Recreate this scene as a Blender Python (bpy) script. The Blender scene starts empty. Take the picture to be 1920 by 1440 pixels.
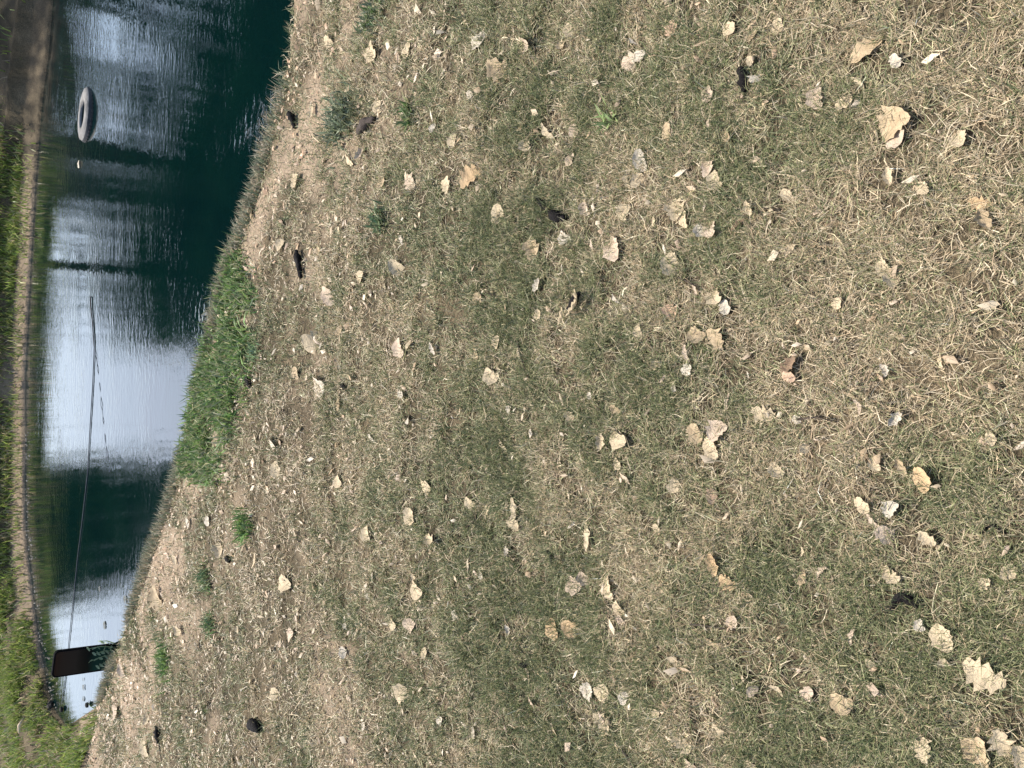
import bpy, bmesh, math, random
import numpy as np
from mathutils import Vector, Matrix

R = math.radians
rng = np.random.default_rng(7)
random.seed(11)
scene = bpy.context.scene
col = scene.collection

# ------------------------------------------------------------------ camera, sky, sun, exposure
PITCH, F_PX = R(43.0), 1386.0
CAM = np.array([0.0, 0.0, 2.0])
cp, sp = math.cos(PITCH), math.sin(PITCH)
cam_data = bpy.data.cameras.new("camera")
cam = bpy.data.objects.new("camera", cam_data)
col.objects.link(cam)
cam_data.sensor_width = 36.0
cam_data.lens = 36.0 * F_PX / 1920.0
cam_data.clip_start = 0.02
cam_data.clip_end = 3000.0
# phone held upright, picture stored on its side: the camera's +X looks down, its +Y is the viewer's right
cam.matrix_world = Matrix(((0, 1, 0, CAM[0]), (-sp, 0, -cp, CAM[1]), (-cp, 0, sp, CAM[2]), (0, 0, 0, 1)))
scene.camera = cam

SUN_EL, SUN_AZ = R(51.0), R(-9.0)          # azimuth from +Y (ahead) towards +X (right)
world = bpy.data.worlds.new("World")
scene.world = world
world.use_nodes = True
wn, wl = world.node_tree.nodes, world.node_tree.links
wn.clear()
sky = wn.new("ShaderNodeTexSky")
sky.sky_type = 'NISHITA'
sky.sun_disc = False
sky.sun_elevation = SUN_EL
sky.sun_rotation = SUN_AZ
sky.air_density = 1.0
sky.dust_density = 1.8
sky.ozone_density = 1.0
bg = wn.new("ShaderNodeBackground")
bg.inputs["Strength"].default_value = 0.15
wo = wn.new("ShaderNodeOutputWorld")
wl.new(sky.outputs[0], bg.inputs[0])
wl.new(bg.outputs[0], wo.inputs[0])

sun_d = bpy.data.lights.new("sun", 'SUN')
sun_d.energy = 5.0
sun_d.angle = R(0.5)
sun_d.color = (1.0, 0.945, 0.855)
sun = bpy.data.objects.new("sun", sun_d)
col.objects.link(sun)
to_sun = Vector((math.sin(SUN_AZ) * math.cos(SUN_EL), math.cos(SUN_AZ) * math.cos(SUN_EL), math.sin(SUN_EL)))
sun.rotation_euler = to_sun.to_track_quat('Z', 'Y').to_euler()
sun.location = to_sun * 40

scene.view_settings.view_transform = 'Standard'
scene.view_settings.look = 'None'
scene.view_settings.gamma = 1.0
scene.view_settings.use_curve_mapping = False
scene.view_settings.exposure = 0.9
scene.cycles.filter_width = 1.5
scene.cycles.max_bounces = 6
scene.cycles.transparent_max_bounces = 4

# ------------------------------------------------------------------ helpers
def ray(x, y):
    a, b = (x - 960.0) / F_PX, (720.0 - y) / F_PX
    return np.array([b, cp - a * sp, -sp - a * cp])

def on_plane(x, y, z=0.0):
    d = ray(x, y)
    return CAM + d * ((z - CAM[2]) / d[2])

def tag(o, label=None, cat=None, group=None, kind=None):
    if label: o["label"] = label
    if cat: o["category"] = cat
    if group: o["group"] = group
    if kind: o["kind"] = kind
    return o

def link(name, mesh, parent=None):
    o = bpy.data.objects.new(name, mesh)
    col.objects.link(o)
    if parent: o.parent = parent
    return o

def empty(name, loc, rz=0.0):
    o = bpy.data.objects.new(name, None)
    col.objects.link(o)
    o.location = loc
    o.rotation_euler = (0, 0, rz)
    o.empty_display_size = 0.1
    return o

def mesh_py(name, verts, faces, mat=None, smooth=True):
    m = bpy.data.meshes.new(name)
    m.from_pydata([tuple(v) for v in verts], [], faces)
    if mat: m.materials.append(mat)
    if smooth:
        m.polygons.foreach_set("use_smooth", [True] * len(m.polygons))
    m.update()
    return m

def mesh_np(name, verts, tris, mat, colors=None, smooth=True):
    m = bpy.data.meshes.new(name)
    nv, nt = len(verts), len(tris)
    m.vertices.add(nv)
    m.vertices.foreach_set("co", np.ascontiguousarray(verts, np.float32).ravel())
    m.loops.add(nt * 3)
    m.loops.foreach_set("vertex_index", np.ascontiguousarray(tris, np.int32).ravel())
    m.polygons.add(nt)
    m.polygons.foreach_set("loop_start", np.arange(0, nt * 3, 3, dtype=np.int32))
    m.polygons.foreach_set("loop_total", np.full(nt, 3, np.int32))
    if smooth:
        m.polygons.foreach_set("use_smooth", np.ones(nt, bool))
    if colors is not None:
        at = m.color_attributes.new("tint", 'FLOAT_COLOR', 'POINT')
        c4 = np.ones((nv, 4), np.float32)
        c4[:, :3] = colors
        at.data.foreach_set("color", c4.ravel())
    m.materials.append(mat)
    m.update(calc_edges=True)
    m.validate()
    return m

# value noise
_perm = np.random.default_rng(3).random((256, 256))
def vnoise(x, y):
    xi, yi = np.floor(x).astype(int), np.floor(y).astype(int)
    xf, yf = x - xi, y - yi
    xf, yf = xf * xf * (3 - 2 * xf), yf * yf * (3 - 2 * yf)
    a, b = _perm[xi & 255, yi & 255], _perm[(xi + 1) & 255, yi & 255]
    c, d = _perm[xi & 255, (yi + 1) & 255], _perm[(xi + 1) & 255, (yi + 1) & 255]
    return (a * (1 - xf) + b * xf) * (1 - yf) + (c * (1 - xf) + d * xf) * yf

def fbm(x, y, f, o=4):
    s, amp, tot = 0.0, 1.0, 0.0
    for k in range(o):
        s = s + amp * vnoise(x * f + 17.3 * k, y * f - 9.1 * k)
        tot += amp; amp *= 0.5; f *= 2.0
    return s / tot

# ------------------------------------------------------------------ materials
def mat_new(name):
    m = bpy.data.materials.new(name)
    m.use_nodes = True
    nt = m.node_tree
    nt.nodes.clear()
    out = nt.nodes.new("ShaderNodeOutputMaterial")
    return m, nt, out

def ramp(nt, stops):
    r = nt.nodes.new("ShaderNodeValToRGB")
    el = r.color_ramp.elements
    while len(el) < len(stops): el.new(0.5)
    for e, (p, c) in zip(el, stops):
        e.position = p; e.color = (*c, 1)
    return r

def noise(nt, scale, detail=4, rough=0.6, vec=None):
    n = nt.nodes.new("ShaderNodeTexNoise")
    n.inputs["Scale"].default_value = scale
    n.inputs["Detail"].default_value = detail
    n.inputs["Roughness"].default_value = rough
    if vec is not None: nt.links.new(vec, n.inputs["Vector"])
    return n

def mat_simple(name, stops, scale=20.0, rough=0.7, spec=0.3, translucent=0.0, bump=0.0, bscale=None, metallic=0.0):
    m, nt, out = mat_new(name)
    tc = nt.nodes.new("ShaderNodeTexCoord")
    n = noise(nt, scale, 5, 0.65, tc.outputs["Object"])
    r = ramp(nt, stops)
    nt.links.new(n.outputs["Fac"], r.inputs[0])
    p = nt.nodes.new("ShaderNodeBsdfPrincipled")
    p.inputs["Roughness"].default_value = rough
    p.inputs["Specular IOR Level"].default_value = spec
    p.inputs["Metallic"].default_value = metallic
    nt.links.new(r.outputs[0], p.inputs["Base Color"])
    if bump:
        n2 = noise(nt, bscale or scale * 2, 5, 0.6, tc.outputs["Object"])
        b = nt.nodes.new("ShaderNodeBump")
        b.inputs["Strength"].default_value = bump
        b.inputs["Distance"].default_value = 0.01
        nt.links.new(n2.outputs["Fac"], b.inputs["Height"])
        nt.links.new(b.outputs[0], p.inputs["Normal"])
    sh = p.outputs[0]
    if translucent:
        t = nt.nodes.new("ShaderNodeBsdfTranslucent")
        nt.links.new(r.outputs[0], t.inputs[0])
        mx = nt.nodes.new("ShaderNodeMixShader")
        mx.inputs[0].default_value = translucent
        nt.links.new(p.outputs[0], mx.inputs[1]); nt.links.new(t.outputs[0], mx.inputs[2])
        sh = mx.outputs[0]
    nt.links.new(sh, out.inputs[0])
    return m

def mat_blades(name, rough=0.5, translucent=0.3):
    m, nt, out = mat_new(name)
    a = nt.nodes.new("ShaderNodeAttribute")
    a.attribute_name = "tint"
    p = nt.nodes.new("ShaderNodeBsdfPrincipled")
    p.inputs["Roughness"].default_value = rough
    p.inputs["Specular IOR Level"].default_value = 0.32
    nt.links.new(a.outputs["Color"], p.inputs["Base Color"])
    t = nt.nodes.new("ShaderNodeBsdfTranslucent")
    nt.links.new(a.outputs["Color"], t.inputs[0])
    mx = nt.nodes.new("ShaderNodeMixShader")
    mx.inputs[0].default_value = translucent
    nt.links.new(p.outputs[0], mx.inputs[1]); nt.links.new(t.outputs[0], mx.inputs[2])
    nt.links.new(mx.outputs[0], out.inputs[0])
    return m

M_BLADE = mat_blades("grass_blades")
M_FOLIAGE = mat_blades("tree_foliage", 0.5, 0.2)
M_BARK = mat_simple("bark", [(0.3, (0.035, 0.028, 0.022)), (0.7, (0.09, 0.075, 0.06))], 9, 0.9, 0.1, bump=0.8)

def mat_ground():
    m, nt, out = mat_new("soil")
    geo = nt.nodes.new("ShaderNodeNewGeometry")
    n1 = noise(nt, 2.2, 6, 0.65, geo.outputs["Position"])
    n2 = noise(nt, 70, 4, 0.7, geo.outputs["Position"])
    r1 = ramp(nt, [(0.3, (0.06, 0.052, 0.033)), (0.5, (0.105, 0.085, 0.054)), (0.72, (0.19, 0.15, 0.095))])
    r2 = ramp(nt, [(0.3, (0.45, 0.45, 0.45)), (0.7, (1.25, 1.2, 1.15))])
    nt.links.new(n1.outputs["Fac"], r1.inputs[0]); nt.links.new(n2.outputs["Fac"], r2.inputs[0])
    mu = nt.nodes.new("ShaderNodeMix"); mu.data_type = 'RGBA'; mu.blend_type = 'MULTIPLY'
    mu.inputs[0].default_value = 1.0
    nt.links.new(r1.outputs[0], mu.inputs[6]); nt.links.new(r2.outputs[0], mu.inputs[7])
    p = nt.nodes.new("ShaderNodeBsdfPrincipled")
    p.inputs["Roughness"].default_value = 0.95
    p.inputs["Specular IOR Level"].default_value = 0.1
    wa = nt.nodes.new("ShaderNodeAttribute"); wa.attribute_name = "tint"
    ws = nt.nodes.new("ShaderNodeSeparateColor"); nt.links.new(wa.outputs["Color"], ws.inputs[0])
    r3 = ramp(nt, [(0.3, (0.22, 0.165, 0.115)), (0.7, (0.37, 0.285, 0.20))])
    nt.links.new(n2.outputs["Fac"], r3.inputs[0])
    m3 = nt.nodes.new("ShaderNodeMix"); m3.data_type = 'RGBA'
    nt.links.new(ws.outputs[0], m3.inputs[0])
    nt.links.new(mu.outputs[2], m3.inputs[6]); nt.links.new(r3.outputs[0], m3.inputs[7])
    nt.links.new(m3.outputs[2], p.inputs["Base Color"])
    b = nt.nodes.new("ShaderNodeBump")
    b.inputs["Strength"].default_value = 0.9
    b.inputs["Distance"].default_value = 0.02
    nt.links.new(n2.outputs["Fac"], b.inputs["Height"])
    nt.links.new(b.outputs[0], p.inputs["Normal"])
    nt.links.new(p.outputs[0], out.inputs[0])
    return m
M_SOIL = mat_ground()

# ------------------------------------------------------------------ pond outline (near lip on the ground, far shore at the water)
LIP = 0.12
near_px = [(562, -120), (550, 0), (540, 110), (522, 190), (497, 270), (482, 340), (458, 410), (437, 465), (420, 510),
           (405, 580), (385, 650), (362, 740), (350, 810), (332, 880), (312, 950), (285, 1020), (262, 1090),
           (240, 1160), (217, 1230), (195, 1290), (165, 1325)]
far_px = [(126, 1362), (106, 1338), (92, 1300), (84, 1260), (70, 1180), (58, 1080), (49, 1000), (47, 900), (48, 800),
          (48, 700), (53, 600), (58, 500), (62, 430), (68, 330), (75, 250), (81, 180), (92, 100), (100, 0), (106, -120)]
near_w = [on_plane(x, y, LIP)[:2] for x, y in near_px]
far_w = [on_plane(x, y, 0.0)[:2] for x, y in far_px]
dn, df = near_w[0] - near_w[1], far_w[-1] - far_w[-2]
near_ext = [near_w[0] + dn * 3 + np.array([1.5, 0.0]), near_w[0] + np.array([24.0, -2.0])]
far_ext = [far_w[-1] + np.array([6.0, -0.3]), far_w[-1] + np.array([22.0, 0.5])]
POND = np.array([near_ext[1], near_ext[0]] + near_w + far_w + far_ext)
N_NEAR = 2 + len(near_w)

def seg_dist(P):
    best = np.full(len(P), 1e9); idx = np.zeros(len(P), int)
    n = len(POND)
    for i in range(n):
        a, b = POND[i], POND[(i + 1) % n]
        ab = b - a
        t = np.clip(((P - a) @ ab) / (ab @ ab), 0, 1)
        d = np.hypot(*(P - (a + t[:, None] * ab)).T)
        k = d < best
        best[k] = d[k]; idx[k] = i
    inside = np.zeros(len(P), bool)
    j = n - 1
    for i in range(n):
        xi, yi = POND[i]; xj, yj = POND[j]
        c = ((yi > P[:, 1]) != (yj > P[:, 1]))
        with np.errstate(divide='ignore', invalid='ignore'):
            xx = (xj - xi) * (P[:, 1] - yi) / (yj - yi + 1e-12) + xi
        inside ^= c & (P[:, 0] < xx)
        j = i
    return np.where(inside, -best, best), idx

edge_a = on_plane(192, 1296, LIP)[:2]
edge_b = on_plane(168, 1445, LIP)[:2]
def is_far(P, idx):
    """beyond the pond, or past the crest of the lawn at the pond's narrow end"""
    d = edge_b - edge_a
    side = d[0] * (P[:, 1] - edge_a[1]) - d[1] * (P[:, 0] - edge_a[0])
    left_of_tip = P[:, 0] < edge_a[0]
    return np.where(left_of_tip, side < 0, idx >= N_NEAR - 1)

def ground_z(P):
    P = np.atleast_2d(P)
    sd, idx = seg_dist(P)
    far = is_far(P, idx)
    x, y = P[:, 0], P[:, 1]
    bump = (fbm(x, y, 1.3, 3) - 0.5) * 0.07 + (fbm(x, y, 7.0, 2) - 0.5) * 0.022
    s = np.clip(sd, 0, None)
    near_z = LIP + 0.055 * np.minimum(s, 6) + bump * np.clip(s * 2, 0.25, 1)
    wob = 1 + (fbm(x, y * 0, 1.1, 3) - 0.5) * 0.9
    beach = 0.50 * wob
    fz = 0.02 + 0.11 * np.clip(s / beach, 0, 1) + (0.15 + bump) * np.clip((s - beach) / 0.08, 0, 1) + 0.02 * np.minimum(np.clip(s - beach, 0, None), 20)
    fz = fz + 0.27 * np.clip(s - beach - .3, 0, 6) * np.clip((x - 2.2) / 1.8, 0, 1)
    narrow = np.clip((x - far_w[3][0]) / 1.6, 0, 1)
    low = 0.02 + 0.17 * np.clip(s / 0.5, 0, 1) + 0.03 * np.minimum(s, 10) + bump * 0.5
    fz = fz * narrow + low * (1 - narrow)
    z = np.where(far, fz, near_z)
    under = np.clip(-sd / 0.10, 0, 1)
    z = np.where(sd < 0, z * (1 - under) - 0.5 * under, z)
    return z

def at(x, y):
    """photo pixel -> point on the ground"""
    d = ray(x, y)
    lo, z = None, 0.3
    for _ in range(14):
        p = CAM + d * ((z - CAM[2]) / d[2])
        z = 0.5 * z + 0.5 * float(ground_z(p[None, :2])[0])
    p = CAM + d * ((z - CAM[2]) / d[2])
    return p

# ------------------------------------------------------------------ ground sheet
def axis(lo, hi, a, b, step):
    fine = np.arange(a, b, step)
    up, dn_, s, v = [], [], step, b
    while v < hi:
        s *= 1.25; up.append(v); v += s
    s, v = step, a
    while v > lo:
        s *= 1.25; v -= s; dn_.append(v)
    return np.array(dn_[::-1] + list(fine) + up + [hi])

gx, gy = axis(-600, 600, -7, 7, 0.05), axis(-300, 900, -0.6, 14, 0.05)
GX, GY = np.meshgrid(gx, gy, indexing='ij')
P2 = np.stack([GX.ravel(), GY.ravel()], 1)
Z = ground_z(P2)
nx, ny = len(gx), len(gy)
ii = np.arange(nx * ny).reshape(nx, ny)
q = np.stack([ii[:-1, :-1], ii[1:, :-1], ii[1:, 1:], ii[:-1, 1:]], -1).reshape(-1, 4)
tris = np.concatenate([q[:, [0, 1, 2]], q[:, [0, 2, 3]]])
def worn(P):
    """0..1: trodden or washed bare soil, mostly in a belt above the near shore and on the far beach"""
    sd, idx = seg_dist(P)
    far = is_far(P, idx)
    x, y = P[:, 0], P[:, 1]
    belt = np.clip(1.5 - sd / 1.1, 0, 1) * np.clip((fbm(x + 3, y, 2.3, 4) - 0.46) * 7, 0, 1)
    spots = np.clip((fbm(x - 9, y + 4, 1.7, 4) - 0.60) * 9, 0, 1) * 0.7 * np.clip((y - 1.7) / .8, 0, 1)
    beach = np.clip((0.46 - sd) * 8, 0, 1) * (x > far_w[3][0]) * np.clip(0.5 + fbm(x, y, 3.0, 2) * .6, 0, 1) * np.clip(1 - (x - 2.0) / 1.5, 0.15, 0.8)
    return np.where(far, beach, np.maximum(belt, spots))
WN = np.repeat(worn(P2)[:, None], 3, 1)
tag(link("ground", mesh_np("ground", np.column_stack([P2, Z]), tris, M_SOIL, WN)), kind="structure",
    label="brown soil of the lawn, banks and pond bed")

# ------------------------------------------------------------------ water
def mat_water():
    m, nt, out = mat_new("pond_water")
    geo = nt.nodes.new("ShaderNodeNewGeometry")
    def mapped(sx, sy, rot=0.0):
        mp = nt.nodes.new("ShaderNodeMapping")
        mp.inputs["Scale"].default_value = (sx, sy, 1)
        mp.inputs["Rotation"].default_value = (0, 0, rot)
        nt.links.new(geo.outputs["Position"], mp.inputs["Vector"])
        return mp.outputs[0]
    def math_(op, a, b=None):
        n = nt.nodes.new("ShaderNodeMath"); n.operation = op
        for k, v in enumerate((a, b)):
            if v is None: continue
            if isinstance(v, (int, float)): n.inputs[k].default_value = v
            else: nt.links.new(v, n.inputs[k])
        return n.outputs[0]
    n1 = noise(nt, 1.0, 3, 0.55, mapped(8, 17, R(4)))
    n2 = noise(nt, 1.0, 2, 0.5, mapped(16, 44, R(-7)))
    n3 = noise(nt, 1.0, 2, 0.5, mapped(0.8, 1.4))
    calm = ramp(nt, [(0.36, (0.25,) * 3), (0.62, (1.0,) * 3)])
    nt.links.new(n3.outputs["Fac"], calm.inputs[0])
    h = math_('ADD', math_('MULTIPLY', n1.outputs["Fac"], 1.0), math_('MULTIPLY', n2.outputs["Fac"], 0.33))
    h = math_('MULTIPLY', h, calm.outputs[0])
    for (px, py, lam, rx, ry, amp) in ((496, 225, 0.085, 0.24, 0.62, 1.5), (392, 592, 0.085, 0.30, 0.55, 0.9)):
        c = on_plane(px, py, 0)                      # little wave trains running in to the near shore
        def dist_to(q, sx, sy):
            mp = nt.nodes.new("ShaderNodeMapping"); mp.vector_type = 'POINT'
            mp.inputs["Scale"].default_value = (sx, sy, 1)
            mp.inputs["Location"].default_value = (-q[0] * sx, -q[1] * sy, 0)
            nt.links.new(geo.outputs["Position"], mp.inputs["Vector"])
            vd = nt.nodes.new("ShaderNodeVectorMath"); vd.operation = 'LENGTH'
            nt.links.new(mp.outputs[0], vd.inputs[0])
            return vd.outputs["Value"]
        wob = noise(nt, 1.0, 3, .6, mapped(7, 4))
        brk = noise(nt, 1.0, 2, .6, mapped(9, 14))
        s = math_('SINE', math_('ADD', math_('MULTIPLY', dist_to((c[0] - .3, c[1] - 1.2), 1, 1), 2 * math.pi / lam), math_('MULTIPLY', wob.outputs["Fac"], 9.0)))
        s = math_('MULTIPLY', s, math_('MAXIMUM', math_('MULTIPLY', math_('SUBTRACT', brk.outputs["Fac"], .36), 3.2), 0.0))
        fall = math_('MAXIMUM', math_('SUBTRACT', 1.0, dist_to(c, 1 / rx, 1 / ry)), 0.0)
        h = math_('ADD', h, math_('MULTIPLY', math_('MULTIPLY', s, fall), amp))
    b = nt.nodes.new("ShaderNodeBump")
    b.inputs["Strength"].default_value = 1.0
    b.inputs["Distance"].default_value = 0.0032
    nt.links.new(h, b.inputs["Height"])
    alg = noise(nt, 1.3, 4, 0.6, geo.outputs["Position"])
    r = ramp(nt, [(0.35, (0.0006, 0.0062, 0.0066)), (0.75, (0.0012, 0.0095, 0.0078))])
    nt.links.new(alg.outputs["Fac"], r.inputs[0])
    p = nt.nodes.new("ShaderNodeBsdfPrincipled")
    p.inputs["Roughness"].default_value = 0.02
    p.inputs["IOR"].default_value = 1.85
    nt.links.new(r.outputs[0], p.inputs["Base Color"])
    nt.links.new(b.outputs[0], p.inputs["Normal"])
    nt.links.new(p.outputs[0], out.inputs[0])
    return m
x0, x1 = POND[:, 0].min() - 0.2, POND[:, 0].max() + 0.2
wv, wf = [], []
# sheet that follows the pond's outline a little way under its banks
ctr = POND.mean(0)
n = len(POND)
nrm = []
for i in range(n):
    t = POND[(i + 1) % n] - POND[i - 1]
    nrm.append(np.array([-t[1], t[0]]) / (np.hypot(*t) + 1e-9))
area = 0.5 * sum(POND[i][0] * POND[(i + 1) % n][1] - POND[(i + 1) % n][0] * POND[i][1] for i in range(n))
sgn = -1 if area > 0 else 1
outl = [POND[i] + sgn * 0.06 * nrm[i] for i in range(n)]
bm = bmesh.new()
fverts = [bm.verts.new((p[0], p[1], 0.0)) for p in outl]
f = bm.faces.new(fverts)
bmesh.ops.triangulate(bm, faces=[f])
bmesh.ops.recalc_face_normals(bm, faces=bm.faces[:])
if sum(fc.normal.z * fc.calc_area() for fc in bm.faces) < 0:
    bmesh.ops.reverse_faces(bm, faces=bm.faces[:])
wm = bpy.data.meshes.new("water"); bm.to_mesh(wm); bm.free()
wm.materials.append(mat_water())
tag(link("water", wm), kind="structure", label="dark teal pond water reflecting pale sky and trees")

# ------------------------------------------------------------------ grass
def blades(P, length, width, lean, phi, curl, colors, zoff=0.0):
    """P (n,2) base points; lean from vertical; one curved tapering strip each -> verts, tris, colours"""
    n = len(P)
    base = np.column_stack([P, ground_z(P) - 0.004 + zoff])
    dirv = np.column_stack([np.cos(phi), np.sin(phi)])
    side = np.column_stack([-np.sin(phi), np.cos(phi), np.zeros(n)])
    tw = rng.normal(0, 0.5, n)
    def pt(prev, l, ang, tw_=0):
        d2 = np.column_stack([np.cos(phi + tw_), np.sin(phi + tw_)])
        return prev + np.column_stack([d2 * (np.sin(ang) * l)[:, None], np.cos(ang) * l])
    m1 = pt(base, length * 0.5, lean)
    tip = pt(m1, length * 0.5, np.minimum(lean + curl, 1.75), tw)
    w = (width / 2)[:, None]
    # strips are rolled a little about their own axis so that they do not all face alike
    roll = rng.uniform(-0.7, 0.7, n)[:, None]
    up = np.column_stack([np.zeros(n), np.zeros(n), np.ones(n)])
    s2 = side * np.cos(roll) + up * np.sin(roll)
    V = np.stack([base - s2 * w, base + s2 * w, m1 - s2 * w * 0.85, m1 + s2 * w * 0.85, tip], 1).reshape(-1, 3)
    o = (np.arange(n) * 5)[:, None, None]
    T = (np.array([[0, 1, 3], [0, 3, 2], [2, 3, 4]])[None] + o).reshape(-1, 3)
    C = np.repeat(colors, 5, 0)
    return V, T, C

def pick(palette, n, jit=0.18):
    pal = np.array(palette)
    c = pal[rng.integers(0, len(pal), n)]
    t = rng.random((n, 1))
    c = c * (1 - t * 0.5) + pal[rng.integers(0, len(pal), n)] * t * 0.5
    return np.clip(c * rng.lognormal(0, jit, (n, 1)), 0.004, 0.85)

OLIVE = [(0.30, 0.29, 0.15), (0.36, 0.34, 0.19), (0.24, 0.245, 0.12), (0.42, 0.385, 0.23)]
STRAW = [(0.45, 0.36, 0.225), (0.36, 0.28, 0.175), (0.56, 0.465, 0.315), (0.20, 0.15, 0.095), (0.42, 0.345, 0.225), (0.42, 0.31, 0.20), (0.62, 0.53, 0.38), (0.28, 0.215, 0.14)]
GREEN = [(0.128, 0.15, 0.062), (0.17, 0.185, 0.085), (0.095, 0.12, 0.052), (0.205, 0.21, 0.105), (0.135, 0.155, 0.08)]
GREYGREEN = [(0.15, 0.18, 0.10), (0.19, 0.20, 0.13), (0.12, 0.15, 0.09)]
LUSH = [(0.095, 0.175, 0.045), (0.135, 0.215, 0.06), (0.07, 0.135, 0.035), (0.19, 0.26, 0.095)]
FARG = [(0.18, 0.25, 0.05), (0.14, 0.20, 0.04), (0.24, 0.30, 0.075), (0.10, 0.145, 0.035), (0.30, 0.28, 0.12)]

# patches of greener and barer turf, read off the photograph: (px, py, radius px, weight)
patches = [(1400, 170, 210, .9), (1200, 80, 160, .6), (850, 640, 150, .9), (780, 800, 130, 1.0), (1110, 560, 140, .7), (760, 940, 110, .6),
           (720, 1080, 120, .8), (880, 1120, 170, .8), (1000, 1300, 170, .7), (740, 1260, 110, .7), (1860, 850, 120, .7), (1850, 1250, 150, .7),
           (1500, 1150, 140, .4), (1300, 330, 150, .6), (640, 230, 55, 1.3), (600, 310, 50, 1.0), (700, 30, 45, 1.1), (620, 560, 45, .7), (490, 640, 60, 1.1),
           (500, 560, 45, .8), (310, 1240, 45, 1.2), (390, 1130, 40, 1.0), (300, 1300, 50, .7), (560, 260, 40, .8), (950, 450, 110, .3), (1430, 1330, 120, .5),
           (370, 930, 40, .8), (1050, 900, 110, .3), (1640, 230, 110, .4), (1230, 1060, 90, .3), (560, 30, 40, .6), (600, 160, 45, .6),
           (800, 230, 90, -.9), (880, 330, 60, -.8), (660, 600, 70, -1.0), (620, 440, 80, -.7), (560, 820, 90, -.9), (520, 1000, 110, -1.0), (560, 1200, 100, -1.0),
           (600, 1380, 110, -1.0), (420, 1350, 90, -.8), (1700, 620, 180, -1.0), (1600, 700, 150, -.6), (1800, 420, 120, -.8), (1130, 1010, 80, -.5), (1400, 1130, 100, -.3),
           (680, 110, 80, -.7), (520, 420, 60, -.8), (470, 900, 60, -.8), (850, 900, 110, -.3), (300, 1110, 50, -1.0), (240, 1390, 50, -.8), (1480, 640, 110, -.5), (760, 420, 100, -.4)]
PW = []
for (x, y, r_, w_) in patches:
    c = at(x, y); e = at(x, y + r_)
    e2 = at(x + r_, y); e3 = at(x - min(r_, x - 180), y)
    PW.append((c[0], c[1], abs(e[0] - c[0]) + 1e-3, 0.5 * abs(e2[1] - e3[1]) + 1e-3, w_))
def greenness(P):
    x, y = P[:, 0], P[:, 1]
    g = 0.53 + (fbm(x, y, 1.6, 4) - 0.5) * 1.5 + (fbm(x + 30, y, 9.0, 3) - 0.5) * 1.9
    for (cx, cy, rx, ry, w_) in PW:
        g = g + 0.36 * w_ * np.exp(-(((x - cx) / rx) ** 2 + ((y - cy) / ry) ** 2))
    return g

def scatter(n, x_lo, x_hi, y_lo, y_hi, dens):
    """n candidate points thinned by dens(P) in 0..1"""
    P = np.column_stack([rng.uniform(x_lo, x_hi, n), rng.uniform(y_lo, y_hi, n)])
    return P[rng.random(n) < dens(P)]

def view_margin(P, m=0.45):
    return np.abs(P[:, 0]) < 0.62 * np.hypot(P[:, 1] * 0.78, 1.0) + 0.25 + m

def lod(P):
    d = np.hypot(P[:, 0], P[:, 1])
    return np.clip(1.0 / (0.45 + 0.22 * d), 0.2, 1.15) / 1.15

def near_dens(P):
    sd, idx = seg_dist(P)
    ok = (~is_far(P, idx)) & (sd > -0.02) & view_margin(P)
    clump = 0.13 + 0.87 * np.clip((fbm(P[:, 0] + 11, P[:, 1], 16.0, 3) - 0.36) * 4.5, 0, 1)
    return ok * lod(P) * clump * (1 - 0.62 * worn(P))

P = BP = np.concatenate([scatter(1750000, -5.8, 4.2, -0.15, 9.3, near_dens), scatter(700000, -1.9, 1.9, -0.1, 2.1, near_dens), scatter(480000, -2.4, 2.4, 0.2, 3.4, near_dens)])
d = np.hypot(P[:, 0], P[:, 1])
g = greenness(P)
u = rng.random(len(P))
is_green = u < np.clip(g, 0.27, 0.92) * 0.60
wide = 0.00118 * (1 + 0.46 * d)
# dry straw, mostly matted down
k = ~is_green
Pk = P[k]; nk = len(Pk)
flat = rng.random(nk) < 0.66
lean = np.where(flat, rng.uniform(1.15, 1.53, nk), rng.uniform(0.35, 1.1, nk))
dryc = np.where((rng.random(nk) < 0.10 + 0.34 * np.clip(g[k], 0, 1))[:, None], pick(OLIVE, nk, 0.2), pick(STRAW, nk, 0.22))
grey = np.clip(g[k], 0, 1)[:, None]
dryc = dryc * (1 - 0.15 * grey) + np.array([0.24, 0.23, 0.13]) * 0.15 * grey
V, T, C = blades(Pk, rng.gamma(4.0, 0.0078, nk).clip(0.010, 0.07) * (1 + 0.05 * d[k]), wide[k] * rng.uniform(0.6, 1.35, nk), lean, rng.uniform(0, 2 * np.pi, nk),
                 rng.uniform(-0.5, 0.8, nk), dryc, np.where(flat, rng.uniform(0, 0.014, nk), 0))
tag(link("dry_grass", mesh_np("dry_grass", V, T, M_BLADE, C)), "short matted straw coloured grass over the sloping lawn", "grass", kind="stuff")
k = is_green
Pk = P[k]; nk = len(Pk)
gc = pick(GREEN, nk, 0.22)
V, T, C = blades(Pk, rng.uniform(0.022, 0.06, nk) * (1 + 0.04 * d[k]), wide[k] * rng.uniform(0.7, 1.4, nk), rng.uniform(0.25, 1.25, nk), rng.uniform(0, 2 * np.pi, nk),
                 rng.uniform(0.0, 0.7, nk), gc)
tag(link("green_grass", mesh_np("green_grass", V, T, M_BLADE, C)), "short green grass growing in patches through the dry lawn", "grass", kind="stuff")

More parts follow.
